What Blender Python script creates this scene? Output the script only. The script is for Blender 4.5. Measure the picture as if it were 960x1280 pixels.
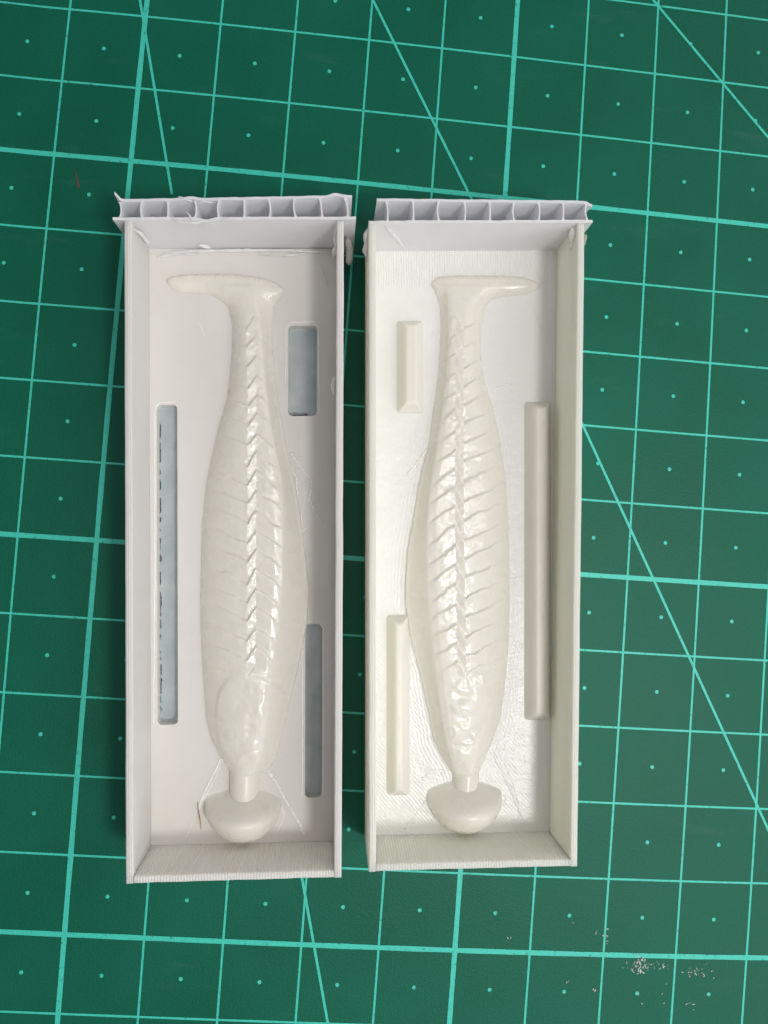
import bpy, bmesh, math, random
import numpy as np
from mathutils import Vector, Matrix

S = 0.01                      # everything below is written in centimetres
scene = bpy.context.scene
for o in list(bpy.data.objects):
    bpy.data.objects.remove(o)
C = scene.collection
rnd = random.Random(7)
nrs = np.random.RandomState(5)

# ------------------------------------------------------------------ camera
CAM = np.array([2.989861, -7.799016, 10.155808])
ROT = np.array([[0.995041479743107, -0.07413239324822932, -0.06630868617261083],
                [0.07141327420787844, 0.9965417763883601, -0.042480962555503196],
                [0.06922859133015978, 0.03753499945413058, 0.9968944407300204]])
cam_d = bpy.data.cameras.new('camera')
cam = bpy.data.objects.new('camera', cam_d)
C.objects.link(cam)
M = Matrix([list(ROT[0]) + [CAM[0] * S], list(ROT[1]) + [CAM[1] * S], list(ROT[2]) + [CAM[2] * S], [0, 0, 0, 1]])
cam.matrix_world = M
cam_d.sensor_fit = 'VERTICAL'
cam_d.sensor_height = 36.0
cam_d.lens = 27.0
cam_d.clip_start = 0.005
cam_d.clip_end = 20.0
scene.camera = cam

# ------------------------------------------------------------------ light
world = bpy.data.worlds.new('World')
scene.world = world
world.use_nodes = True
bg = world.node_tree.nodes['Background']
bg.inputs[0].default_value = (1.0, 0.99, 0.98, 1)
bg.inputs[1].default_value = 0.17


def area_light(name, direction, dist, size, power, color, target=(4.0, -8.0, 0.5), size_y=None):
    d = Vector(direction).normalized()
    l = bpy.data.lights.new(name, 'AREA')
    if size_y:
        l.shape = 'RECTANGLE'
        l.size_y = size_y * S
    else:
        l.shape = 'DISK'
    l.size = size * S
    l.energy = power
    l.color = color
    o = bpy.data.objects.new(name, l)
    C.objects.link(o)
    o.location = (Vector(target) + d * dist) * S
    o.rotation_euler = d.to_track_quat('Z', 'Y').to_euler()
    return o


area_light('desk_lamp', (0.36, -0.30, 1.0), 26, 4.2, 0.21, (1.0, 0.985, 0.955))
tube = area_light('tube_lamp', (0.345, -0.02, 1.0), 24, 2.4, 0.145, (1.0, 0.985, 0.955), size_y=26)
tube.rotation_euler = Vector((0.345, 0.0, 1.0)).to_track_quat('Z', 'Y').to_euler()
area_light('window_light', (1.0, -0.85, 0.62), 90, 60, 1.75, (0.95, 0.98, 1.0), size_y=45)
area_light('soft_fill', (1.0, 0.7, 0.85), 75, 50, 0.7, (1.0, 1.0, 1.0), size_y=50)  # added soft fill from the upper right, in place of ambient; not a real fixture

scene.view_settings.view_transform = 'Standard'
scene.view_settings.look = 'None'
scene.view_settings.gamma = 1.0
scene.view_settings.exposure = 0.21
scene.render.engine = 'CYCLES'
scene.render.resolution_x = 768
scene.render.resolution_y = 1024
scene.cycles.max_bounces = 10
scene.cycles.diffuse_bounces = 6
scene.cycles.caustics_reflective = False
scene.cycles.caustics_refractive = False

# ------------------------------------------------------------------ helpers
NX, NY, D = 413.3, 676.1, CAM[2]


def at(px, py, z=0.0):
    """the point of the height-z plane that the photograph shows at pixel (px, py)"""
    d = ROT @ np.array([(px - 480) / 960.0, -(py - 640) / 960.0, -1.0])
    t = (z - CAM[2]) / d[2]
    return (CAM + t * d)[:2]


def atv(X, Y, z):
    X = np.asarray(X, float); Y = np.asarray(Y, float)
    dx = (X - 480) / 960.0; dy = -(Y - 640) / 960.0
    v = np.stack([dx, dy, -np.ones_like(dx)], -1) @ ROT.T
    t = (z - CAM[2]) / v[..., 2]
    return CAM[0] + t * v[..., 0], CAM[1] + t * v[..., 1]


def mesh_obj(name, verts, faces, mat, parent=None, smooth=False, origin=(0, 0, 0), attr=None):
    me = bpy.data.meshes.new(name)
    o3 = np.array(origin)
    me.from_pydata([tuple((np.array(v) - o3) * S) for v in verts], [], [tuple(int(i) for i in f) for f in faces])
    me.materials.append(mat)
    if smooth is True:
        me.polygons.foreach_set('use_smooth', [True] * len(me.polygons))
    if attr:
        a = me.attributes.new(attr[0], 'FLOAT', 'POINT')
        a.data.foreach_set('value', np.asarray(attr[1], dtype=np.float32))
    me.update()
    ob = bpy.data.objects.new(name, me)
    C.objects.link(ob)
    if parent is not None:
        ob.parent = parent
        if parent.type == 'MESH':
            ob.location = (0, 0, 0)
    else:
        ob.location = o3 * S
    return ob


def recalc(ob):
    bm = bmesh.new(); bm.from_mesh(ob.data)
    bmesh.ops.recalc_face_normals(bm, faces=bm.faces)
    bm.to_mesh(ob.data); bm.free()
    return ob


def sharp_by_angle(ob, deg=35):
    ob.data.polygons.foreach_set('use_smooth', [True] * len(ob.data.polygons))
    ob.data.set_sharp_from_angle(angle=math.radians(deg))
    return ob


def thing(name, label, cat, loc, group=None):
    o = bpy.data.objects.new(name, None)
    C.objects.link(o)
    o.location = Vector(loc) * S
    o.empty_display_size = 0.01
    o['label'] = label; o['category'] = cat
    if group: o['group'] = group
    return o


def tag(o, label, cat, group=None):
    o['label'] = label; o['category'] = cat
    if group: o['group'] = group
    return o


def grid_faces(nr, nc, off=0, flip=False):
    f = []
    for i in range(nr - 1):
        for j in range(nc - 1):
            a = off + i * nc + j
            q = (a, a + 1, a + nc + 1, a + nc)
            f.append(q[::-1] if flip else q)
    return f


def tube_mesh(pts, radii, n=7):
    """verts, faces of a closed tube along 3-D points (cm)"""
    pts = [np.array(p, float) for p in pts]
    V, F = [], []
    for i, p in enumerate(pts):
        t = pts[min(i + 1, len(pts) - 1)] - pts[max(i - 1, 0)]
        t = t / (np.linalg.norm(t) + 1e-9)
        up = np.array([0, 0, 1.0]) if abs(t[2]) < .9 else np.array([1.0, 0, 0])
        a = np.cross(t, up); a /= np.linalg.norm(a); b = np.cross(a, t)
        r = radii[i] if hasattr(radii, '__len__') else radii
        for k in range(n):
            w = 2 * math.pi * k / n
            V.append(p + r * (math.cos(w) * a + math.sin(w) * b))
    for i in range(len(pts) - 1):
        for k in range(n):
            k2 = (k + 1) % n
            F.append((i * n + k, i * n + k2, (i + 1) * n + k2, (i + 1) * n + k))
    F.append(tuple(range(n))[::-1]); F.append(tuple((len(pts) - 1) * n + k for k in range(n)))
    return V, F


def resample(pts, step):
    pts = [np.array(p, float) for p in pts]
    out = [pts[0]]
    for a, b in zip(pts[:-1], pts[1:]):
        n = max(1, int(np.linalg.norm(b - a) / step))
        for i in range(1, n + 1):
            out.append(a + (b - a) * i / n)
    return out


def smooth1(a, k):
    w = np.hanning(2 * k + 3)[1:-1]; w /= w.sum()
    p = np.concatenate([np.full(k, a[0]), a, np.full(k, a[-1])])
    return np.convolve(p, w, 'valid')


def curve(xs, ys, x, k=0):
    """piecewise interpolation, softened"""
    t = np.linspace(min(xs), max(xs), 600)
    v = np.interp(t, xs, ys)
    if k: v = smooth1(v, k)
    return np.interp(x, t, v)


def sstep(a, b, x):
    t = np.clip((x - a) / (b - a), 0, 1)
    return t * t * (3 - 2 * t)


def vnoise(X, Y, scale, seed):
    """smooth value noise in [-1, 1]"""
    r = np.random.RandomState(seed)
    tab = r.uniform(-1, 1, (64, 64))
    x = X / scale; y = Y / scale
    i = np.floor(x).astype(int); j = np.floor(y).astype(int)
    fx = x - i; fy = y - j
    fx = fx * fx * (3 - 2 * fx); fy = fy * fy * (3 - 2 * fy)
    g = lambda a, b: tab[a % 64, b % 64]
    return (g(i, j) * (1 - fx) + g(i + 1, j) * fx) * (1 - fy) + (g(i, j + 1) * (1 - fx) + g(i + 1, j + 1) * fx) * fy


# ------------------------------------------------------------------ materials
class NT:
    def __init__(s, name):
        s.m = bpy.data.materials.new(name); s.m.use_nodes = True
        s.t = s.m.node_tree; s.b = s.t.nodes['Principled BSDF']

    def n(s, kind, **kw):
        nd = s.t.nodes.new(kind)
        for k, v in kw.items():
            if k.startswith('_'):
                setattr(nd, k[1:], v)
            else:
                nd.inputs[k.replace('__', ' ')].default_value = v
        return nd

    def l(s, a, b):
        s.t.links.new(a, b)

    def math(s, op, a, b=None, c=None):
        nd = s.t.nodes.new('ShaderNodeMath'); nd.operation = op
        for i, v in enumerate((a, b, c)):
            if v is None: continue
            if isinstance(v, (int, float)): nd.inputs[i].default_value = v
            else: s.l(v, nd.inputs[i])
        return nd.outputs[0]

    def pos(s):
        return s.n('ShaderNodeNewGeometry').outputs['Position']

    def noise(s, scale, detail=3.0, rough=0.5, vec=None, stretch=None):
        v = vec or s.pos()
        if stretch:
            mp = s.n('ShaderNodeMapping'); mp.inputs['Scale'].default_value = stretch
            s.l(v, mp.inputs['Vector']); v = mp.outputs[0]
        nd = s.n('ShaderNodeTexNoise', Scale=scale, Detail=detail, Roughness=rough)
        s.l(v, nd.inputs['Vector'])
        return nd.outputs['Fac']

    def ramp(s, fac, stops):
        nd = s.n('ShaderNodeValToRGB')
        e = nd.color_ramp.elements
        while len(e) < len(stops): e.new(0.5)
        for el, (p, c) in zip(e, stops):
            el.position = p; el.color = c if len(c) == 4 else tuple(c) + (1,)
        s.l(fac, nd.inputs[0])
        return nd.outputs[0]

    def bump(s, height, dist, strength=1.0, prev=None):
        nd = s.n('ShaderNodeBump', Strength=strength, Distance=dist)
        s.l(height, nd.inputs['Height'])
        if prev is not None: s.l(prev, nd.inputs['Normal'])
        return nd.outputs[0]

    def xyz(s):
        nd = s.n('ShaderNodeSeparateXYZ'); s.l(s.pos(), nd.inputs[0])
        return nd.outputs

    def set(s, **kw):
        for k, v in kw.items():
            s.b.inputs[k.replace('__', ' ')].default_value = v


def plastic(name, col, rough=0.45, sss=0.25, layers=0.0, layer_pitch=0.018, comb=0.0, comb_dir=(1, 0), comb_pitch=0.03,
            grain=0.00002, mottled=0.02, ring=False, wet=0.0, sscale=0.0011, srad=(1.0, .9, .75)):
    s = NT(name)
    r, g, b = col
    var = s.noise(260, 4, .55)
    var2 = s.noise(55, 3, .5)
    mixv = s.math('ADD', s.math('MULTIPLY', var, .5), s.math('MULTIPLY', var2, .5))
    k = mottled
    c = s.ramp(mixv, [(.3, (r * (1 - k * 2), g * (1 - k * 2), b * (1 - k * 2.4))), (.7, (r * (1 + k), g * (1 + k), b * (1 + k)))])
    s.l(c, s.b.inputs['Base Color'])
    s.set(Roughness=rough, IOR=1.46)
    s.set(Subsurface__Weight=sss, Subsurface__Scale=sscale)
    s.b.inputs['Subsurface Radius'].default_value = srad
    nrm = s.bump(s.noise(2200, 3, .6), grain)
    x, y, z = s.xyz()
    if layers:
        w = s.math('SINE', s.math('MULTIPLY', z, 2 * math.pi / (layer_pitch * S)))
        nz = s.n('ShaderNodeSeparateXYZ'); s.l(s.n('ShaderNodeNewGeometry').outputs['True Normal'], nz.inputs[0])
        side = s.math('SUBTRACT', 1.0, s.math('ABSOLUTE', nz.outputs[2]))
        nrm = s.bump(s.math('MULTIPLY', s.math('MULTIPLY_ADD', w, .5, .5), side), layers * S, prev=nrm)
    if comb:
        u = s.math('ADD', s.math('MULTIPLY', x, comb_dir[0]), s.math('MULTIPLY', y, comb_dir[1]))
        wob = s.math('MULTIPLY', s.noise(400, 2, .5), 0.00012)
        w = s.math('SINE', s.math('MULTIPLY', s.math('ADD', u, wob), 2 * math.pi / (comb_pitch * S)))
        nrm = s.bump(s.math('MULTIPLY_ADD', w, .5, .5), comb * S, prev=nrm)
    if ring:
        a = s.n('ShaderNodeAttribute', _attribute_name='ring').outputs['Fac']
        wob = s.math('MULTIPLY', s.math('SUBTRACT', s.noise(300, 3, .6), .5), 0.09)
        w = s.math('SINE', s.math('MULTIPLY', s.math('ADD', a, wob), 2 * math.pi / 0.045))
        near = s.math('SUBTRACT', 1.0, s.math('MULTIPLY', a, 3.2))
        near = s.math('MAXIMUM', near, 0.0)
        amp = s.math('MULTIPLY', s.math('MULTIPLY_ADD', w, .5, .5), near)
        nrm = s.bump(amp, 0.000024, prev=nrm)
        nrm = s.bump(s.noise(260, 3, .5), .00012, prev=nrm)
        # crossed top-skin hatching left by the nozzle
        d1 = s.math('SINE', s.math('MULTIPLY', s.math('ADD', s.math('ADD', x, y), s.math('MULTIPLY', s.noise(500, 2, .5), .0004)), 2 * math.pi / 0.00055))
        patch = s.ramp(s.noise(220, 3, .5), [(.42, (0, 0, 0)), (.62, (1, 1, 1))])
        nrm = s.bump(s.math('MULTIPLY', s.math('MULTIPLY_ADD', d1, .5, .5), patch), 0.000014, prev=nrm)
        nrm = s.bump(s.noise(900, 4, .65), 0.00009, prev=nrm)
        cm = s.n('ShaderNodeAttribute', _attribute_name='comb').outputs['Fac']
        cw = s.math('SINE', s.math('MULTIPLY', s.math('ADD', s.math('MULTIPLY_ADD', y, .08, x), s.math('MULTIPLY', s.noise(500, 2, .5), .0003)), 2 * math.pi / .00034))
        nrm = s.bump(s.math('MULTIPLY', s.math('MULTIPLY_ADD', cw, .5, .5), cm), 0.00004, prev=nrm)
    if wet:
        nrm = s.bump(s.noise(420, 4, .6), wet, prev=nrm)
        nrm = s.bump(s.noise(170, 2, .5), wet * 1.6, prev=nrm)
        rr = s.ramp(s.noise(330, 3, .55), [(.36, (.15,) * 3), (.62, (.38,) * 3)])
        s.l(rr, s.b.inputs['Roughness'])
        s.set(Coat__Weight=.32, Coat__Roughness=.08)
    s.l(nrm, s.b.inputs['Normal'])
    if wet: s.l(nrm, s.b.inputs['Coat Normal'])
    return s.m


M_wall_l = plastic('pinkish_white_print_wall', (.715, .69, .665), .5, .7, sscale=.0022, srad=(1, .88, .72), layers=.0035)
M_end_l = plastic('pinkish_white_print_end_wall', (.80, .77, .73), .5, .7, sscale=.0022, srad=(1, .88, .72), layers=.0012, comb=.004, comb_dir=(1.0, .07), comb_pitch=.033)
M_floor_l = plastic('pinkish_white_print_floor', (.755, .73, .70), .42, .2)
M_wall_r = plastic('ivory_print_wall', (.80, .78, .69), .5, .7, sscale=.0036, srad=(1, .92, .66), layers=.0035)
M_end_r = plastic('ivory_print_end_wall', (.80, .785, .70), .5, .7, sscale=.0036, srad=(1, .92, .66), layers=.0012, comb=.004, comb_dir=(1.0, .07), comb_pitch=.033)
M_floor_r = plastic('glossy_white_print_floor', (.85, .85, .83), .26, .15, ring=True)
M_fish = plastic('waxy_cream_print', (.82, .79, .725),   .24, .3, grain=.000006, wet=.00004, mottled=.008)
M_pad = plastic('waxy_cream_tail_print', (.81, .77, .70), .3, .35, comb=.0035, comb_dir=(1.0, .1), comb_pitch=.034, mottled=.03)
M_key = plastic('ivory_key_print', (.82, .79, .725), .34, .3, grain=.00003)
M_glue = plastic('clear_hot_glue', (.84, .825, .79), .12, .7, wet=.00008)
M_clear = plastic('greyish_clear_glue', (.62, .63, .58), .15, .3)
M_clear.node_tree.nodes['Principled BSDF'].inputs['Transmission Weight'].default_value = .45
M_seam = plastic('glossy_seam_print', (.90, .89, .87), .12, 0.0)


def slot_mat():
    s = NT('thin_blue_grey_film')
    c = s.ramp(s.noise(380, 4, .55), [(.3, (.40, .47, .49)), (.7, (.50, .56, .575))])
    s.l(c, s.b.inputs['Base Color'])
    s.set(Roughness=.38)
    s.l(s.bump(s.noise(700, 3, .6), .00004), s.b.inputs['Normal'])
    return s.m


def sheet_mat():
    s = NT('translucent_lavender_sheet')
    c = s.ramp(s.noise(300, 3, .5), [(.3, (.955, .95, .972)), (.7, (.97, .966, .985))])
    s.l(c, s.b.inputs['Base Color'])
    s.set(Roughness=.35)
    s.l(s.bump(s.noise(500, 3, .5, stretch=(1, 1, .15)), .00005), s.b.inputs['Normal'])
    tr = s.n('ShaderNodeBsdfTranslucent'); s.l(c, tr.inputs[0])
    mx = s.n('ShaderNodeMixShader'); mx.inputs[0].default_value = .31
    s.l(s.b.outputs[0], mx.inputs[1]); s.l(tr.outputs[0], mx.inputs[2])
    s.l(mx.outputs[0], s.t.nodes['Material Output'].inputs[0])
    return s.m


def mat_mat():
    s = NT('green_cutting_mat_vinyl')
    n1 = s.noise(3500, 3, .7)
    n2 = s.noise(60, 4, .55)
    v = s.math('ADD', s.math('MULTIPLY', n1, .45), s.math('MULTIPLY', n2, .55))
    c = s.ramp(v, [(.32, (.0003, .104, .060)), (.68, (.001, .140, .085))])
    # faint pale scuffs
    sc = s.noise(90, 6, .7, stretch=(.5, 2.2, 1))
    scm = s.ramp(sc, [(.60, (0, 0, 0)), (.76, (.22, .22, .22))])
    mx = s.n('ShaderNodeMix', _data_type='RGBA')
    s.l(scm, mx.inputs[0]); s.l(c, mx.inputs[6]); mx.inputs[7].default_value = (.09, .2, .155, 1)
    s.l(mx.outputs[2], s.b.inputs['Base Color'])
    rr = s.ramp(n2, [(.3, (.44,) * 3), (.7, (.54,) * 3)])
    s.l(rr, s.b.inputs['Roughness'])
    s.set(IOR=1.34)
    nrm = s.bump(n1, .00006)
    nrm = s.bump(s.noise(1300, 3, .6), .000018, prev=nrm)
    s.l(nrm, s.b.inputs['Normal'])
    return s.m


def print_mat():
    s = NT('mint_printed_ink')
    w = s.ramp(s.noise(1300, 4, .7), [(.30, (.03, .17, .12)), (.40, (.05, .60, .48)), (.75, (.065, .67, .54))])
    s.l(w, s.b.inputs['Base Color'])
    s.set(Roughness=.45)
    s.l(s.bump(s.noise(3500, 3, .7), .00005), s.b.inputs['Normal'])
    return s.m


def flat(name, col, rough=.5):
    s = NT(name)
    r, g, b = col
    c = s.ramp(s.noise(900, 3, .6), [(.3, (r * .85, g * .85, b * .85)), (.7, (r * 1.1, g * 1.1, b * 1.1))])
    s.l(c, s.b.inputs['Base Color']); s.set(Roughness=rough)
    return s.m


M_slot = slot_mat(); M_sheet = sheet_mat(); M_mat = mat_mat(); M_print = print_mat()
M_crumb = flat('white_crumb', (.75, .77, .73), .4)
M_fibre = flat('brown_fibre', (.33, .2, .1), .5)
M_scratch = flat('brown_sliver', (.085, .065, .05), .5)
M_dark = flat('dark_speck', (.02, .05, .04), .5)

# ------------------------------------------------------------------ cutting mat
WK = np.array([[0.0390556, -0.0528758], [-0.0183387, 0.0337021], [0.0017341, -0.0054666], [-3.75e-05, 0.0002477], [-0.0166915, 0.0201241], [0.0036994, -0.0023923], [-0.000249, 1.97e-05], [0.003434, -0.0030635], [-1.65e-05, 0.0002626], [-0.0003075, 9.17e-05]])


def mat_xy(c, r):
    """printed grid column/row -> cm on the mat (the mat lies very slightly wavy)"""
    cc = np.clip(c, -1.3, 9.4); rr = np.clip(r, -.3, 14.3)
    b = np.stack([cc ** i * rr ** j for i in range(4) for j in range(4 - i)], -1)
    d = b @ WK
    return np.array([c + d[..., 0], -r + d[..., 1]])


X0, X1, Y0, Y1 = -10.0, 18.0, -24.0, 7.0
bm = bmesh.new()
bmesh.ops.create_cube(bm, size=1)
for v in bm.verts:
    v.co = Vector(((X0 + X1) / 2 + v.co.x * (X1 - X0), (Y0 + Y1) / 2 + v.co.y * (Y1 - Y0), -.15 + v.co.z * .3)) * S
bmesh.ops.bevel(bm, geom=[e for e in bm.edges], offset=.05 * S, segments=2, affect='EDGES')
me = bpy.data.meshes.new('cutting_mat'); bm.to_mesh(me); bm.free(); me.materials.append(M_mat)
mat_o = bpy.data.objects.new('cutting_mat', me); C.objects.link(mat_o)
tag(mat_o, 'green self-healing cutting mat printed with a pale mint centimetre grid', 'cutting mat')


def ribbon(cr, width, z=.004):
    """flat printed ribbon through grid coordinates"""
    P = np.array([mat_xy(c, r) for c, r in cr])
    T = np.gradient(P, axis=0); T /= np.linalg.norm(T, axis=1)[:, None]
    N = np.stack([-T[:, 1], T[:, 0]], 1)
    V, F = [], []
    for i, (p, n) in enumerate(zip(P, N)):
        w = width / 2 * (1 + .10 * math.sin(i * 1.7) * rnd.random())
        V += [(p[0] + n[0] * w, p[1] + n[1] * w, z), (p[0] - n[0] * w, p[1] - n[1] * w, z)]
    for i in range(len(P) - 1):
        F.append((2 * i + 1, 2 * i + 3, 2 * i + 2, 2 * i))
    return V, F


def add(VF, v, f):
    o = len(VF[0]); VF[0].extend(v); VF[1].extend([tuple(i + o for i in q) for q in f])


GX = (-6, 14); GY = (-3, 19)
thin = ([], []); bold = ([], []); ang = ([], []); dots = ([], [])
for c in range(GX[0], GX[1] + 1):
    b = c % 5 == 0
    add(bold if b else thin, *ribbon([(c, r) for r in np.arange(GY[0], GY[1] + .01, .25)], .064 if b else .027, .0030 if b else .0022))
for r in range(GY[0], GY[1] + 1):
    b = (r - 3) % 5 == 0
    add(bold if b else thin, *ribbon([(c, r) for c in np.arange(GX[0], GX[1] + .01, .25)], .064 if b else .027, .0038 if b else .0026))
for (x0, y0, x1, y1, e0, e1) in ((175, 0, 215, 243, 5, 0), (378, 1100, 410, 1280, 4, 6), (466, 0, 585, 240, 5, 2), (730, 535, 950, 1015, 2, 6), (822, 7, 960, 172, 5, 8)):
    A = at(x0, y0); B = at(x1, y1); d = (B - A) / np.linalg.norm(B - A)
    A = A - d * e0; B = B + d * e1
    n = Vector((-d[1], d[0], 0)); w = .017; V = []
    N = 40
    for i in range(N + 1):
        p = A + (B - A) * i / N
        V += [(p[0] + n.x * w, p[1] + n.y * w, .0045), (p[0] - n.x * w, p[1] - n.y * w, .0045)]
    add(ang, V, [(2 * i + 1, 2 * i + 3, 2 * i + 2, 2 * i) for i in range(N)])
for c in range(GX[0], GX[1]):
    for r in range(GY[0], GY[1]):
        p = mat_xy(c + .5 , r + .5)
        k = 10; V = [(p[0] + .026 * math.cos(2 * math.pi * i / k), p[1] + .026 * math.sin(2 * math.pi * i / k), .0022) for i in range(k)]
        add(dots, V, [tuple(range(k))])
for nm, vf in (('thin_grid_lines', thin), ('bold_grid_lines', bold), ('angle_guide_lines', ang), ('centre_dots', dots)):
    o = mesh_obj(nm, vf[0], vf[1], M_print, mat_o); o['kind'] = 'stuff'

# ------------------------------------------------------------------ mould halves
ZF, ZR = .22, 1.10           # floor top, rim top


def fp(x, y, h):
    """photo pixel of a point h above the floor -> pixel where its foot on the floor would show"""
    k = (D - ZF - h) / (D - ZF)
    return NX + (x - NX) * k, NY + (y - NY) * k


class Box:
    def __init__(s, rim_px, root, mats):
        s.q = [np.array(at(x, y, ZR)) for x, y in rim_px]      # TL, BL, BR, TR outer rim
        s.root = root; s.o = np.array(root.location) / S
        s.wall, s.end, s.floor = mats

    def P(s, u, v):
        TL, BL, BR, TR = s.q
        return (TL * (1 - u) + TR * u) * (1 - v) + (BL * (1 - u) + BR * u) * v

    def inv(s, p):
        u, v = .5, .5
        for _ in range(12):
            f = s.P(u, v) - p; e = 1e-4
            J = np.stack([(s.P(u + e, v) - s.P(u, v)) / e, (s.P(u, v + e) - s.P(u, v)) / e], 1)
            du = np.linalg.solve(J, -f); u += du[0]; v += du[1]
        return u, v

    def mk(s, name, V, F, mat, parent=None, **kw):
        o = mesh_obj(name, V, F, mat, parent or s.root, origin=s.o, **kw)
        return o


WT = .085


def wall(B, name, A0, A1, inward, mat, seed, z0=0.0, ztop=ZR):
    r = np.random.RandomState(seed)
    sec = [(0, z0), (0, ztop - .016), (.006, ztop - .004), (.014, ztop), (.024, ztop + .001), (.030, ztop - .003), (.034, ztop - .003), (.040, ztop + .001),
           (.052, ztop + .001), (.057, ztop - .003), (.061, ztop - .003), (.067, ztop), (.076, ztop - .002), (WT, ztop - .013), (WT, z0)]
    n = 90; V = []; nz = smooth1(r.uniform(-1, 1, n + 1), 3); nx = smooth1(r.uniform(-1, 1, n + 1), 4)
    for i in range(n + 1):
        p = A0 + (A1 - A0) * i / n
        for d, z in sec:
            hi = max(0, (z - .3) / .8)
            q = p + inward * (d + .006 * nx[i] * hi)
            V.append((q[0], q[1], z + (.005 * nz[i] if z > .5 else 0)))
    m = len(sec)
    F = grid_faces(n + 1, m) + [(i * m + m - 1, i * m, (i + 1) * m, (i + 1) * m + m - 1) for i in range(n)]
    F += [tuple(range(m)), tuple(n * m + k for k in range(m))[::-1]]
    o = B.mk(name, V, F, mat)
    recalc(o); sharp_by_angle(o, 50)
    return o


def rot90(d):
    return np.array([-d[1], d[0]])


def build_walls(B, seed):
    TL, BL, BR, TR = B.q
    up_l = (TL - BL) / np.linalg.norm(TL - BL); up_r = (TR - BR) / np.linalg.norm(TR - BR)
    TLx = TL + up_l * .09; TRx = TR + up_r * .09
    inl = np.array([up_l[1], -up_l[0]]); inr = -np.array([up_r[1], -up_r[0]])
    wall(B, 'side_wall', BL, TLx, inl, B.wall, seed)
    wall(B, 'side_wall', BR, TRx, inr, B.wall, seed + 1)
    a = BL + inl * WT; b = BR + inr * WT
    d = (b - a) / np.linalg.norm(b - a)
    wall(B, 'end_wall', a, b, rot90(d), B.end, seed + 2, ztop=ZR - .004)
    B.inl, B.inr, B.upl, B.upr, B.ind = inl, inr, up_l, up_r, rot90(d)


def build_floor(B, slots, outline=None, slot_name='key_slot', zs=.05):
    """floor sheet, with open slots (u0,u1,v0,v1) cut clean through; returns slot rects"""
    W = np.linalg.norm(B.P(1, .5) - B.P(0, .5)); L = np.linalg.norm(B.P(.5, 1) - B.P(.5, 0))
    us = set(np.linspace(.06 / W, 1 - .06 / W, 52)); vs = set(np.linspace(-.09 / L, 1 - .06 / L, 150))
    for (u0, u1, v0, v1) in slots:
        us = {u for u in us if all(abs(u - e) > .006 for e in (u0, u1))} | {u0, u1}
        vs = {v for v in vs if all(abs(v - e) > .003 for e in (v0, v1))} | {v0, v1}
    us = sorted(us); vs = sorted(vs)
    V = []; idx = {}
    for i, v in enumerate(vs):
        for j, u in enumerate(us):
            p = B.P(u, v); idx[i, j] = len(V); V.append((p[0], p[1], ZF))
    F = []
    for i in range(len(vs) - 1):
        for j in range(len(us) - 1):
            uc = (us[j] + us[j + 1]) / 2; vc = (vs[i] + vs[i + 1]) / 2
            if any(a < uc < b and c < vc < d for a, b, c, d in slots): continue
            F.append((idx[i, j], idx[i + 1, j], idx[i + 1, j + 1], idx[i, j + 1]))
    ring = None
    if outline is not None:
        P = np.array(V)[:, :2]; O = np.array(outline)
        dd = np.full(len(P), 9.0)
        for k in range(0, len(O)):
            dd = np.minimum(dd, np.hypot(P[:, 0] - O[k, 0], P[:, 1] - O[k, 1]))
        ring = ('ring', dd)
    # slot cheeks and rounded corners belong to the floor
    rects = []
    for (u0, u1, v0, v1) in slots:
        rad = .055
        wu = rad / W; wv = rad / L
        loop = []
        for (cu, cv, a0) in ((u0 + wu, v0 + wv, 180), (u1 - wu, v0 + wv, 270), (u1 - wu, v1 - wv, 0), (u0 + wu, v1 - wv, 90)):
            arc = []
            for k in range(7):
                a = math.radians(a0 + 90 * k / 6)
                arc.append((cu + wu * math.cos(a), cv + wv * math.sin(a)))
            corner = (u0 if cu < (u0 + u1) / 2 else u1, v0 if cv < (v0 + v1) / 2 else v1)
            o = len(V)
            pc = B.P(*corner); V.append((pc[0], pc[1], ZF))
            for q in arc:
                p = B.P(*q); V.append((p[0], p[1], ZF))
            for k in range(6): F.append((o, o + 1 + k, o + 2 + k))
            loop += arc
        o = len(V); n = len(loop)
        for q in loop:
            p = B.P(*q); V.append((p[0], p[1], ZF))
        for q in loop:
            p = B.P(*q); V.append((p[0], p[1], .006))
        for k in range(n):
            k2 = (k + 1) % n
            F.append((o + k, o + k2, o + n + k2, o + n + k))
        rects.append(loop)
    if ring is not None and len(ring[1]) < len(V):
        ring = ('ring', np.concatenate([ring[1], np.full(len(V) - len(ring[1]), 2.0)]))
    f = B.mk('floor', V, F, B.floor, attr=ring)
    if ring is not None:
        a = f.data.attributes.new('comb', 'FLOAT', 'POINT')
        vals = []
        for q in V:
            v = B.inv(np.array(q[:2]))[1] * L
            vals.append(float(sstep(.52, .40, v) * 1.0))
        a.data.foreach_set('value', vals)
    bm = bmesh.new(); bm.from_mesh(f.data)
    for fa in bm.faces:
        if abs(fa.normal.z) > .5 and fa.normal.z < 0: fa.normal_flip()
    bm.to_mesh(f.data); bm.free()
    return f, rects


def px_rect(B, x0, x1, y0, y1, z=ZF):
    xm, ym = (x0 + x1) / 2, (y0 + y1) / 2
    return (B.inv(at(x0, ym, z))[0], B.inv(at(x1, ym, z))[0], B.inv(at(xm, y0, z))[1], B.inv(at(xm, y1, z))[1])


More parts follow.
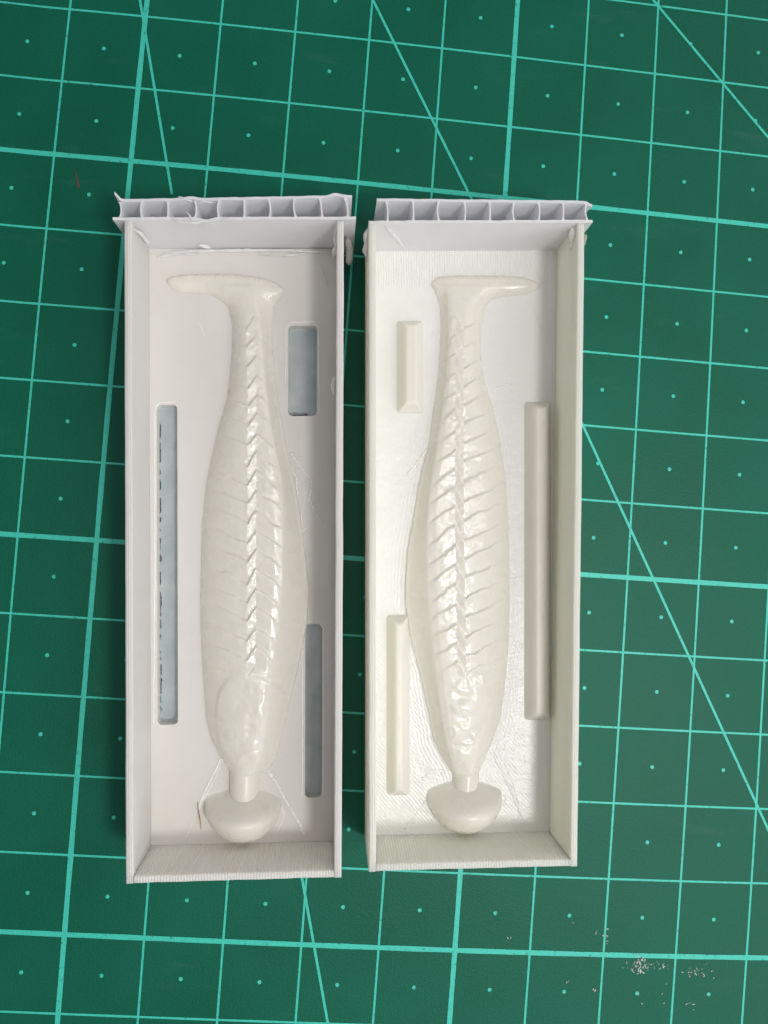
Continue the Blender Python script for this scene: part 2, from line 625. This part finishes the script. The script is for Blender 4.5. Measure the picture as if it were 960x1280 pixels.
def slot_film(B, loop, rect, gaps=(), ragged=False, z=.055):
    """thin film at the bottom of a slot; its left edge pulls away from the cheek over the gaps (px rows)"""
    u0, u1, v0, v1 = rect
    W = np.linalg.norm(B.P(1, .5) - B.P(0, .5)); L = np.linalg.norm(B.P(.5, 1) - B.P(.5, 0))
    n = 420; rows = []; r = np.random.RandomState(int(u0 * 999))
    rad = .05 / L
    gv = [(B.inv(at(200, a, ZF))[1], B.inv(at(200, b, ZF))[1], w) for a, b, w in gaps]
    rag = np.full(n + 1, -.01)
    if gv:
        op = np.zeros(n + 1)
        for i in range(n + 1):
            v = v0 + (v1 - v0) * i / n
            if any(a < v < b for a, b, w in gv): op[i] = 1
        op = smooth1(op, 2)
        wid = .013 + .010 * smooth1(r.uniform(-1, 1, n + 1), 6) * 2 + .004 * r.uniform(-1, 1, n + 1)
        rag = -.008 + op * (np.maximum(wid, .004) + .008)
    for i in range(n + 1):
        v = v0 + (v1 - v0) * i / n
        rows.append((v, u0 + rag[i] / W, u1 + .01 / W))
    V, F = [], []
    m = 6
    for (v, l, rr) in rows:
        for k in range(m + 1):
            u = l + (rr - l) * k / m
            vv = v
            if ragged and v > v1 - .02 / L:
                vv = v - (.03 + .03 * r.rand()) / L
            p = B.P(u, vv); V.append((p[0], p[1], z + .004 * math.sin(v * 60 + k)))
    o = B.mk('slot_film', V, grid_faces(n + 1, m + 1, flip=True), M_slot, smooth=True)
    return o


def smax(a, b, k):
    h = np.clip(.5 + .5 * (a - b) / k, 0, 1)
    return b + (a - b) * h + k * h * (1 - h)


def relief(B, name, XX, YY, Z, mat, parent=None, fil=.035):
    """height field over floor pixels; cells that lie wholly under the floor are left out"""
    wx, wy = atv(XX, YY, ZF)
    nr, nc = XX.shape
    Z = smax(Z, np.zeros_like(Z), fil) + .0005
    keep = Z > .0022
    cell = keep[:-1, :-1] | keep[1:, :-1] | keep[:-1, 1:] | keep[1:, 1:]
    use = np.zeros_like(keep)
    for dy in (0, 1):
        for dx in (0, 1):
            use[dy:nr - 1 + dy, dx:nc - 1 + dx] |= cell
    idx = -np.ones(XX.shape, int); idx[use] = np.arange(use.sum())
    V = np.stack([wx, wy, ZF + np.where(keep, Z, -.003)], -1)[use]
    ii, jj = np.nonzero(cell)
    F = np.stack([idx[ii, jj], idx[ii + 1, jj], idx[ii + 1, jj + 1], idx[ii, jj + 1]], 1)
    return B.mk(name, V, F, mat, parent, smooth=True)


def fish(B, spec, pad, m):
    """the raised half-fish: one height field, tail paddle and body run into each other"""
    yy = np.array(spec['y'], float)
    Y = np.arange(334, 1004, 1.0)
    xd = curve(yy, spec['dors'], Y, 5); xb = curve(yy, spec['belly'], Y, 5)
    xr = curve(spec['ry'], spec['ridge'], Y, 8); xs = curve(spec['sy'], spec['spine'], Y, 8)
    H = curve([338, 362, 380, 420, 480, 560, 640, 740, 830, 900, 935, 955, 965, 972], [.105, .12, .15, .185, .215, .24, .255, .262, .265, .255, .235, .205, .18, .16], Y, 10)
    k = (D - ZF - H) / (D - ZF)
    xs = NX + (xs - NX) * k; xr = NX + (xr - NX) * k
    x = np.arange(min(xd.min(), xb.min(), pad[0][0]) - 6, max(xd.max(), xb.max(), pad[0][-1]) + 6, .8)
    X, YY = np.meshgrid(x, Y)
    c = lambda v: v[:, None]
    u = (X - c(xs)) / c(xd - xs)                  # >0 on the dorsal side
    v = (X - c(xs)) / c(xb - xs)                  # >0 on the belly side
    wd = np.abs(c(xd - xs)); wb = np.abs(c(xb - xs))
    uc = np.clip(u, 0, 1)
    hd = np.where(u <= 1, (1 - uc ** 2.3) ** .8, 0) - np.maximum(u - 1, 0) * wd * .12
    vr = np.clip((xr - xs) / (xb - xs), .25, .8)
    tt = np.linspace(0, 1, 300)
    tab = np.stack([smooth1(np.interp(tt, [0, r * .5, r * .78, r * 1.08, (1 + r) / 2, .93, 1], [1, .985, .955, .84, .48, .20, .13]), 13) for r in vr])
    vi = np.clip(v, 0, 1) * 299
    i0 = np.minimum(vi.astype(int), 298); fr = vi - i0
    rows = np.arange(len(Y))[:, None]
    hb = tab[rows, i0] * (1 - fr) + tab[rows, i0 + 1] * fr - np.clip((v - 1) * wb, 0, 3) * .25
    body = c(H) * np.where(u > 0, hd, hb)
    body = np.where(np.abs(c(Y) - 352) < 400, body, body)
    body -= np.maximum(362 - YY, 0) * .010
    Z0 = np.maximum(body, 0)
    kk = (D - ZF) / (D - ZF - Z0)
    XO = NX + (X - NX) * kk; YO = NY + (YY - NY) * kk
    sx = NX + (xs - NX) / k
    xp = (XO - c(sx)) * m                          # belly negative in both halves
    g = np.where(xp < -5, -.70 * (xp + 5), np.where(xp < 6, 1.55 * (xp + 5), 17.05 - .46 * (xp - 6)))
    ph = (YO - spec['y0'] - g + 3.0 * vnoise(XO, YO, 17, 12) + 1.2 * vnoise(XO, YO, 6, 13)) / spec['pitch']
    f = ph - np.floor(ph)
    saw = np.where(f < .84, (1 - f / .84) ** 1.15, sstep(.84, 1.0, f))
    ridge_d = c(np.abs((NX + (xr - NX) / k) - sx)); dors_d = c(np.abs((NX + (xd - NX) / k) - sx))
    side = np.where(xp < 0, sstep(1.10, .80, -xp / ridge_d), sstep(.92, .40, xp / dors_d))
    alo = sstep(385, 405, YO) * sstep(850, 822, YO)
    A = c(curve([338, 420, 520, 640, 760, 850, 972], [.011, .013, .015, .017, .017, .015, .01], Y, 10))
    rip = 1.75 * A * np.where(xp > 5, 1.1 if m > 0 else 1.55, 1.0) * (saw - .4) * side * alo * (.72 + .25 * vnoise(XO, YO, 9, 3) + .45 * np.exp(-((xp - .5) / 6.5) ** 2) * (1 + .5 * vnoise(XO, YO, 5, 14)))
    rip += .004 * vnoise(XO, YO, 4, 8) * np.exp(-(xp / 14) ** 2) * alo
    cx, cy = spec['head']
    hx = (XO - cx) * m; hy = YO - cy
    e = np.sqrt((hx / np.where(hx < 0, 62, 35)) ** 2 + (hy / 60) ** 2) + .05 * vnoise(XO, YO, 16, 31)
    headm = sstep(835, 862, YO) * sstep(968, 950, YO)
    plate = sstep(1.06, .92, e) * .018 * headm
    ex, ey, er = spec['eye']
    ed = np.hypot(XO - ex, YO - ey) / er
    eye = .005 * np.exp(-((ed - 1) / .25) ** 2) + .006 * sstep(.75, .3, ed)
    core = np.exp(-(xp / 24) ** 2)
    lump = headm * core * (.012 * vnoise(XO, YO, 13, 4) + .0048 * vnoise(XO, YO, 6, 6))
    mouth = -.012 * np.exp(-((hy - 40 + .018 * hx * hx * .5) / 2.6) ** 2) * sstep(26, 15, np.abs(hx))
    up = np.clip(body / .09, 0, 1)
    body = body + (rip + plate + eye + lump + mouth + .0035 * vnoise(XO, YO, 15, 9)) * up
    # tail paddle, lying across the end of the stem
    px, pt, pb = (np.array(q, float) for q in pad)
    t = curve(px, pt, x, 6)[None]; b = curve(px, pb, x, 6)[None]
    a = (YY - (t + b) / 2) / ((b - t) / 2)
    ends = np.minimum(x - px[0], px[-1] - x)[None]
    et = np.sqrt(np.clip(1 - (1 - np.clip(ends / 30.0, 0, 1)) ** 2, 0, 1))
    ac = np.clip(np.abs(a), 0, 1)
    prof = np.where(a < 0, (1 - ac ** 4.0) ** .7, (1 - ac ** 2) ** .9)
    pz = (.075 + .03 * sstep(60, 15, np.abs(x - spec['spine'][0])))[None] * prof * et - np.maximum(np.abs(a) - 1, 0) * (b - t) * .5 * .03 - np.maximum(-ends, 0) * .02
    ser = .0035 * np.sin(X * 2 * math.pi / 3.3) * np.exp(-((a + .72) / .35) ** 2) + .002 * np.sin(X * 2 * math.pi / 3.3) * np.exp(-((a - .8) / .25) ** 2)
    pz = pz + ser * np.clip(pz / .03, 0, 1)
    body -= np.maximum(YY - 962, 0) * .016
    nx, nr = spec['neck']
    dn = np.abs(X - nx - (YY - 970) * spec['neck_lean'])
    neck = np.where(dn < nr, np.sqrt(np.maximum(nr * nr - dn * dn, 0)), -(dn - nr) * 1.5) / 95.0 - np.maximum(945 - YY, 0) * .03
    Z = np.maximum(body, -.12)
    Z = smax(Z, np.maximum(pz, -.12), .07)
    Z = smax(Z, np.maximum(neck, -.12), .06)
    o = relief(B, 'fish_relief', X, YY, Z, M_fish)
    ox, oy = atv(np.concatenate([xd, xb]), np.concatenate([Y, Y]), ZF)
    return o, np.stack([ox, oy], 1)


def pour_cup(B, cx, cy, r):
    """half ball cut by a slope that faces the fish"""
    x = np.arange(cx - r - 4, cx + r + 4, .6); y = np.arange(cy - 30, cy + r + 4, .6)
    X, Y = np.meshgrid(x, y)
    d = np.hypot(X - cx, (Y - cy))
    dome = np.where(d < r, np.sqrt(np.maximum(r * r - d * d, 0)), -(d - r) * 2) / 95.0
    slope = (Y - (cy - 17) - .006 * (X - cx) ** 2) * 1.7 / 95.0
    h = -smax(-dome, -slope, .20)
    h = h + .0025 * vnoise(X, Y, 12, 21) * (h > .02)
    return relief(B, 'pour_cup', X, Y, h, M_fish)


def key(B, x0, x1, y0, y1, h=.2, draft=8.0, rad=4.0):
    """raised alignment key with sloping sides, soft edges and a small fillet at the floor"""
    tilt = (at(x0, y1, ZF) - at(x0, y0, ZF))
    x = np.arange(x0 - 5, x1 + 5, .55); y = np.arange(y0 - 5, y1 + 5, .8)
    X, Y = np.meshgrid(x, y)
    qx = np.abs(X - (x0 + x1) / 2) - (x1 - x0) / 2 + rad; qy = np.abs(Y - (y0 + y1) / 2) - (y1 - y0) / 2 + rad
    sd = np.hypot(np.maximum(qx, 0), np.maximum(qy, 0)) + np.minimum(np.maximum(qx, qy), 0) - rad
    ramp = -sd / draft * h
    Z = -smax(-ramp, -np.full_like(ramp, h), .08)
    Z = np.maximum(Z, -.1) + .0012 * vnoise(X, Y, 5, 17) * (Z > .1)
    return relief(B, 'alignment_key', X, Y, Z, M_key, fil=.03)


def sheet(B, name, p0, p1, z0, z1, th, nrm, seed, parent=None, jz=.008, jn=.006, spikes=()):
    r = np.random.RandomState(seed)
    n, mz = 110, 10
    wob = smooth1(r.uniform(-1, 1, n + 1), 4); top = smooth1(r.uniform(-1, 1, n + 1), 2)
    V = []
    for s_ in (0, 1):
        for i in range(n + 1):
            t = i / n
            p = p0 + (p1 - p0) * t
            for k in range(mz + 1):
                w = k / mz
                zt = z1 + jz * top[i]
                d = jn * wob[i] * w ** 3
                for (ts, wd, dz, dn) in spikes:
                    e = math.exp(-((t - ts) / wd) ** 2)
                    zt += dz * e; d += dn * e * w ** 4
                q = p + nrm * (d + th * s_)
                V.append((q[0], q[1], z0 + (zt - z0) * w))
    m = mz + 1; N = (n + 1) * m
    F = grid_faces(n + 1, m) + grid_faces(n + 1, m, N, True)
    for i in range(n):
        for k in (0, mz):
            F.append((i * m + k, (i + 1) * m + k, N + (i + 1) * m + k, N + i * m + k))
    for k in range(mz):
        for i in (0, n):
            F.append((i * m + k, i * m + k + 1, N + i * m + k + 1, N + i * m + k))
    o = B.mk(name, V, F, M_sheet, parent)
    recalc(o); sharp_by_angle(o, 50)
    return o


def web(B, pf, pb, z0, z1, th, bow, parent, seed):
    """one flute wall between the skins, bowed sideways"""
    r = np.random.RandomState(seed)
    d = pb - pf; L = np.linalg.norm(d); d = d / L; sd = np.array([d[1], -d[0]])
    V = []; n, mz = 8, 8
    for s_ in (-.5, .5):
        for i in range(n + 1):
            t = i / n
            flare = .018 * (abs(2 * t - 1) ** 6)
            for k in range(mz + 1):
                w = k / mz
                q = pf + d * L * t + sd * (bow * math.sin(math.pi * t) + s_ * (th + flare) + .006 * math.sin(w * 3 + seed))
                V.append((q[0], q[1], z0 + (z1 - z0 + .008 * math.sin(seed * 2.3)) * w))
    m = mz + 1; N = (n + 1) * m
    F = grid_faces(n + 1, m) + grid_faces(n + 1, m, N, True)
    for i in range(n):
        for k in (0, mz):
            F.append((i * m + k, (i + 1) * m + k, N + (i + 1) * m + k, N + i * m + k))
    for k in range(mz):
        for i in (0, n):
            F.append((i * m + k, i * m + k + 1, N + i * m + k + 1, N + i * m + k))
    o = B.mk('flute_wall', V, F, M_sheet, parent)
    recalc(o); sharp_by_angle(o, 50)
    return o


def end_panel(B, fl, fr, bl, br, webs, seed, ZP=1.12, spikes_f=(), spikes_b=()):
    """closed end of fluted plastic sheet; fl..br are photo pixels of the four top corners"""
    f0, f1, b0, b1 = (np.array(at(*p, ZP)) for p in (fl, fr, bl, br))
    dirv = (f1 - f0) / np.linalg.norm(f1 - f0); nrm = np.array([-dirv[1], dirv[0]])
    front = sheet(B, 'end_panel', f0, f1, .01, ZP, .032, nrm, seed, spikes=spikes_f)
    sheet(B, 'back_skin', b0 - nrm * .032, b1 - nrm * .032, .01, ZP, .032, nrm, seed + 1, front, spikes=spikes_b)
    for i, (xf, xb) in enumerate(webs):
        tf = (xf - fl[0]) / (fr[0] - fl[0]); tb = (xb - bl[0]) / (br[0] - bl[0])
        pf = f0 + (f1 - f0) * tf + nrm * .029
        pb = b0 + (b1 - b0) * tb - nrm * .029
        web(B, pf, pb, .012, ZP - .004, .017, .018 * math.sin(i * 2.1 + seed), front, i + seed)
    return front, nrm


def lump(B, name, pts, rad, seed, mat=None, var=.5, n=10, step=.03):
    r = np.random.RandomState(seed)
    P = resample(pts, step)
    if len(P) < 4: P = resample(pts, np.linalg.norm(np.array(pts[-1]) - np.array(pts[0])) / 5)
    k = len(P)
    v = smooth1(r.uniform(-1, 1, k), 1)
    ends = np.sqrt(np.clip(1 - np.abs(np.linspace(-1, 1, k)) ** 4, .02, 1))
    V, F = tube_mesh(P, rad * (1 + var * v) * ends, n)
    o = B.mk(name, V, F, mat or M_glue)
    recalc(o); o.data.polygons.foreach_set('use_smooth', [True] * len(o.data.polygons))
    return o


def seam(B, pts, rad=.009, seed=0, dotted=False, z=ZF, name='surface_seam'):
    P = []
    for q in pts:
        p = at(q[0], q[1], z); P.append((p[0], p[1], z + rad * .2))
    P = resample(P, .02)
    r = np.random.RandomState(seed + 40)
    k = len(P)
    if dotted:
        rad_ = rad * (1 + .75 * np.sin(np.arange(k) * 2.1))
    else:
        rad_ = rad * (1 + .5 * smooth1(r.uniform(-1, 1, k), 2))
    P = [p + np.array([.006 * r.uniform(-1, 1), .006 * r.uniform(-1, 1), 0]) for p in P]
    V, F = tube_mesh(P, rad_, 8)
    V = [np.array((q[0], q[1], z - .001 + (q[2] - z) * .45)) for q in V]
    o = B.mk(name, V, F, M_seam)
    recalc(o); o.data.polygons.foreach_set('use_smooth', [True] * len(o.data.polygons))
    return o


GROUP = 'fish lure mould halves side by side on the cutting mat'
# ---- left half (slots)
rootL = thing('mould_half', 'white open mould half with blue-grey sunken key slots beside its raised fish', 'mould', (1.85, -8.0, 0), GROUP)
BL_ = Box([(155, 285), (157, 1105), (427, 1097), (430, 285)], rootL, (M_wall_l, M_end_l, M_floor_l))
build_walls(BL_, 11)
rects = [px_rect(BL_, 196.5, 222, 506, 906), px_rect(BL_, 360.5, 396, 407, 520), px_rect(BL_, 381.5, 402.5, 780, 997)]
_, loops = build_floor(BL_, rects)
gaps = [(525, 546, .045), (551, 577, .03), (585, 592, .02), (597, 612, .035), (621, 641, .035), (645, 653, .022), (659, 664, .016), (672, 688, .022), (693, 703, .02),
        (716, 732, .025), (740, 772, .032), (776, 787, .028), (794, 801, .022), (815, 819, .018), (824, 828, .014), (832, 848, .032), (850, 871, .026), (873, 882, .02), (885, 892, .016)]
slot_film(BL_, loops[0], rects[0], gaps)
slot_film(BL_, loops[1], rects[1], ragged=True)
slot_film(BL_, loops[2], rects[2])
specL = dict(y=[350, 366, 382, 405, 432, 470, 500, 529, 559, 595, 618, 659, 739, 780, 839, 898, 925, 947, 959, 972],
             dors=[250, 262, 286, 291, 291, 288, 284, 275, 268, 260, 257, 253, 251, 251, 254, 258, 265, 277, 285, 290],
             belly=[355, 352, 342, 339, 339.5, 343, 347, 352, 357, 366, 371, 377, 386, 383, 371, 357, 350, 345, 336, 325],
             ry=[350, 366, 382, 405, 432, 470, 500, 529, 559, 595, 618, 659, 739, 780, 839, 898, 925, 947, 972],
             ridge=[318, 320, 321, 325, 327, 329, 333, 336, 341, 348, 350, 351, 349, 345, 338, 332, 328, 323, 315],
             sy=[350, 400, 500, 640, 800, 900, 972], spine=[306, 313, 316, 315, 315, 311, 307],
             neck=(306, 18), neck_lean=-.03, pitch=24.3, y0=478 - 8, head=(304, 900), eye=(286, 917, 11))
fb, outl = fish(BL_, specL, ([209, 216, 227, 257, 275, 300, 330, 345, 354], [350, 346, 344.5, 343, 343, 343.5, 348, 354, 362], [354, 361, 365, 366, 370, 378, 380, 375, 368]), -1)
pour_cup(BL_, 304, 1003, 47.5)
wl = [(150, 150), (177, 177), (208.5, 208), (241.5, 241.5), (272, 272), (304, 304), (336, 335), (369, 367), (402, 399), (434, 430)]
pL, nL = end_panel(BL_, (142, 275), (445, 274), (146, 249), (440, 244), wl, 21,
                   spikes_f=[(.0, .02, .03, -.01), (.38, .03, .0, -.03)], spikes_b=[(0, .012, .10, .05), (.31, .03, .0, .02), (.93, .03, 0, .03)])


def at3(x, y, z):
    p = at(x, y, z); return (p[0], p[1], z)


lump(BL_, 'glue_bead', [at3(188, 318, .24), at3(240, 314, .24), at3(300, 313, .24), at3(360, 313, .24), at3(412, 316, .24)], .022, 1)
lump(BL_, 'glue_bead', [at3(434, 296, .7), at3(437, 312, .55), at3(436, 332, .45)], .05, 2, M_clear, var=.5)
lump(BL_, 'glue_bead', [at3(420, 285, 1.0), at3(421, 305, .9), at3(417, 320, .5)], .035, 3)
lump(BL_, 'glue_bead', [at3(161, 288, 1.0), at3(168, 300, .7), at3(182, 312, .35)], .03, 4)
lump(BL_, 'glue_bead', [at3(419, 470, .75), at3(417, 482, .7), at3(418, 494, .65)], .03, 5, var=.8)
lump(BL_, 'glue_bead', [at3(196, 322, .23), at3(218, 317, .235), at3(246, 318, .23)], .017, 61, var=.9)
lump(BL_, 'glue_bead', [at3(248, 306, .45), at3(256, 308, .40), at3(264, 310, .33)], .022, 62, var=.6)
lump(BL_, 'glue_bead', [at3(322, 318, .23), at3(352, 320, .23), at3(384, 317, .23)], .017, 63, var=.9)
lump(BL_, 'glue_bead', [at3(392, 322, .235), at3(402, 336, .23), at3(410, 362, .23)], .014, 64, var=.8)
lump(BL_, 'glue_bead', [at3(164, 284, 1.05), at3(176, 292, .85), at3(186, 305, .5)], .02, 65, var=.5)
lump(BL_, 'plastic_shred', [at3(230, 262, 1.10), at3(236, 268, 1.15), at3(242, 277, 1.16)], .011, 66, M_sheet)
lump(BL_, 'plastic_shred', [at3(222, 246, 1.13), at3(230, 248, 1.16), at3(241, 252, 1.14)], .012, 67, M_sheet)
lump(BL_, 'plastic_shred', [at3(246, 254, 1.10), at3(254, 252, 1.12), at3(266, 253, 1.10)], .009, 68, M_sheet)
lump(BL_, 'plastic_shred', [at3(214, 274, 1.13), at3(226, 277, 1.16), at3(244, 279, 1.15), at3(256, 276, 1.13)], .010, 69, M_sheet)
lump(BL_, 'plastic_shred', [at3(276, 275, 1.13), at3(290, 272, 1.16), at3(303, 275, 1.13)], .010, 70, M_sheet)
seam(BL_, [(276, 948), (268, 965), (258, 985), (252, 998), (248, 1012)], .016, 1)
seam(BL_, [(279, 946), (271, 967), (262, 985), (254, 1000)], .010, 2)
seam(BL_, [(251, 1000), (243, 1022), (233, 1048)], .006, 3)
seam(BL_, [(334, 962), (346, 980), (358, 1003), (370, 1022), (381, 1044)], .017, 4, True)
seam(BL_, [(352, 1008), (355, 1020), (346, 1041)], .008, 5)
seam(BL_, [(358, 563), (362, 580), (371, 598), (372, 622)], .012, 6, True)
seam(BL_, [(364, 566), (376, 584), (389, 600)], .012, 7, True)
seam(BL_, [(384, 612), (381, 624), (377, 645), (378, 664), (388, 657)], .008, 8)
seam(BL_, [(390, 600), (386, 625), (397, 646), (403, 655)], .010, 9, True)
seam(BL_, [(252, 996), (265, 991), (285, 988)], .007, 10, True)
seam(BL_, [(247, 400), (253, 414), (259, 424)], .006, 11)
seam(BL_, [(357, 480), (357.5, 410), (362, 403), (392, 402), (398, 408), (399, 515)], .008, 12)
seam(BL_, [(192, 905), (193.5, 700), (193.5, 512), (199, 503), (219, 502.5)], .008, 13)
seam(BL_, [(378, 995), (378, 786), (384, 777), (399, 777), (404.5, 786), (404.5, 995)], .008, 14)

# ---- right half (keys)
rootR = thing('mould_half', 'glossy ivory mould half with raised key blocks beside its raised fish', 'mould', (4.75, -7.7, 0), GROUP)
BR_ = Box([(461, 285), (461, 1090), (722, 1083), (731, 285)], rootR, (M_wall_r, M_end_r, M_floor_r))
build_walls(BR_, 31)
specR = dict(y=[350, 365, 382, 405, 432, 470, 509, 553, 598, 610, 640, 689, 739, 760, 799, 843, 896, 923, 947, 960, 972],
             belly=[543, 545, 551, 552, 551, 549, 543, 537, 525.5, 523, 518.6, 509.7, 506.7, 507.7, 514, 525.5, 537, 542, 552.7, 562, 566],
             dors=[650, 622, 606, 601, 600, 603, 615, 625, 631, 632.5, 634, 636, 636.4, 636.4, 635.5, 632, 625.7, 616, 606, 600, 597],
             ry=[350, 405, 432, 470, 509, 553, 598, 640, 689, 739, 799, 843, 896, 923, 947, 972],
             ridge=[560, 562, 562, 560, 556, 550, 543, 538, 537, 538, 543, 548, 555, 560, 566, 572],
             sy=[350, 400, 500, 640, 800, 900, 972], spine=[580, 575, 574, 574, 576, 580, 584],
             neck=(582, 15.5), neck_lean=-.03, pitch=24.1, y0=394, head=(582, 893), eye=(559, 916, 10))
fbR, outR = fish(BR_, specR, ([540, 546, 556, 570, 600, 630, 655, 668, 674], [353, 348, 346, 345, 345, 345.5, 347, 352, 357], [358, 368, 376, 380, 376, 370, 367.5, 363, 360]), 1)
build_floor(BR_, [], outR)
pour_cup(BR_, 580.5, 993, 46.5)
key(BR_, 496.5, 528, 402, 516)
key(BR_, 656, 688, 503, 899, h=.19)
key(BR_, 484, 511, 769, 993, h=.17)
wr = [(484.5, 483), (516.5, 516), (548, 547.5), (579.5, 579), (610.5, 610), (641.5, 641), (673, 672.5), (704, 703.5), (735, 733.5)]
pR, nR = end_panel(BR_, (462, 279), (741, 278), (471, 248), (740, 251), wr, 51, spikes_f=[(.0, .03, -.02, 0)], spikes_b=[(1, .02, .0, -.04)])
lump(BR_, 'glue_bead', [at3(462, 283, 1.05), at3(459, 300, .95), at3(462, 328, .8)], .055, 11, var=.5)
lump(BR_, 'glue_bead', [at3(480, 280, 1.08), at3(498, 300, .6), at3(505, 310, .4)], .022, 12)
lump(BR_, 'glue_bead', [at3(715, 285, 1.0), at3(719, 300, .9), at3(716, 318, .75)], .05, 13, var=.6)
lump(BR_, 'glue_bead', [at3(732, 292, .8), at3(730, 308, .7)], .022, 14, M_clear)
lump(BR_, 'glue_bead', [at3(680, 310, .25), at3(694, 305, .35), at3(708, 308, .4)], .03, 15)
seam(BR_, [(610, 931), (622, 953), (637, 985), (648, 1010), (655, 1029)], .016, 21)
seam(BR_, [(617, 926), (629, 950), (641, 980), (649, 1005)], .008, 22)
seam(BR_, [(536, 995), (522, 1015), (506, 1036)], .010, 23)
seam(BR_, [(528, 975), (537, 966), (545, 962), (552, 963), (556, 975)], .014, 24, True)
seam(BR_, [(598, 948), (600, 965), (604, 978)], .008, 25)
seam(BR_, [(632, 985), (632, 1000), (625, 1014)], .008, 26)
seam(BR_, [(550, 470), (545, 500), (540, 535)], .006, 27)
seam(BR_, [(545, 480), (540, 510), (534, 545)], .006, 28)
seam(BR_, [(534, 562), (522, 578), (508, 595)], .014, 29, True)
seam(BR_, [(527, 570), (524, 582), (522, 592)], .014, 30, True)
seam(BR_, [(656, 370), (667, 392), (675, 415)], .008, 31)
seam(BR_, [(525, 598), (516, 635), (507, 680), (503, 730), (504, 765)], .010, 32)
seam(BR_, [(519, 605), (511, 640), (502, 685), (497, 735)], .007, 33)
seam(BR_, [(615, 489), (620, 486), (630, 482), (639, 479)], .009, 34, True)
seam(BR_, [(515, 830), (511, 870), (509, 930), (508, 985)], .007, 35)

# ------------------------------------------------------------------ loose bits
f = tube_mesh([at3(247, 1003, .26), at3(248, 1013, .27), at3(250, 1024, .27), at3(251.5, 1037, .26)], [.004, .006, .006, .003], 6)
o = mesh_obj('plastic_fibre', f[0], f[1], M_fibre, origin=(1.6, -11.3, .25)); recalc(o)
tag(o, 'thin brown fibre lying beside the pour cup of the slotted mould half', 'fibre')


def crumb_cloud():
    V, F = [], []
    r = np.random.RandomState(3)
    spots = [(802, 1203, 7, 5, 60), (797, 1211, 7, 4, 26), (826, 1207, 9, 3, 24), (868, 1215, 9, 3, 18), (758, 1170, 3, 6, 12), (746, 1165, 1, 1, 2),
             (744, 1237, 2, 1, 4), (710, 1227, 1.5, 1, 3), (716, 1153, 2, 2, 5), (637, 1174, 2, 1, 3), (860, 1251, 2, 3, 5), (868, 1257, 2, 2, 4), (822, 1240, 14, 10, 8), (880, 1210, 12, 6, 8)]
    for (x, y, sx, sy, k) in spots:
        for _ in range(k):
            px = x + r.randn() * sx; py = y + r.randn() * sy
            p = at(px, py, 0)
            a = r.uniform(0, 6.28); l = r.uniform(.006, .022); w = l * r.uniform(.25, .6); h = r.uniform(.004, .012)
            ca, sa = math.cos(a), math.sin(a)
            o = len(V)
            for (dx, dy, z) in ((-l, 0, .004), (0, -w, .004), (l, 0, .004), (0, w, .004), (l * .2, 0, .006 + h)):
                V.append((p[0] + dx * ca - dy * sa, p[1] + dx * sa + dy * ca, z))
            F += [(o, o + 1, o + 4), (o + 1, o + 2, o + 4), (o + 2, o + 3, o + 4), (o + 3, o, o + 4)]
    ob = mesh_obj('plastic_crumbs', V, F, M_crumb)
    ob['kind'] = 'stuff'; ob['label'] = 'tiny white plastic crumbs scattered on the lower right of the mat'; ob['category'] = 'crumbs'


crumb_cloud()
# brown sliver cut out of the mat near the left panel
p = [at(93, 208), at(95, 222), at(97, 236), at(100.5, 235), at(97.5, 223)]
o = mesh_obj('brown_sliver', [(q[0], q[1], .004) for q in p] + [(at(96, 228)[0], at(96, 228)[1], .014)], [(0, 1, 5), (1, 2, 5), (2, 3, 5), (3, 4, 5), (4, 0, 5)], M_scratch)
tag(o, 'small reddish-brown sliver lying on the mat near the left fluted panel', 'sliver')
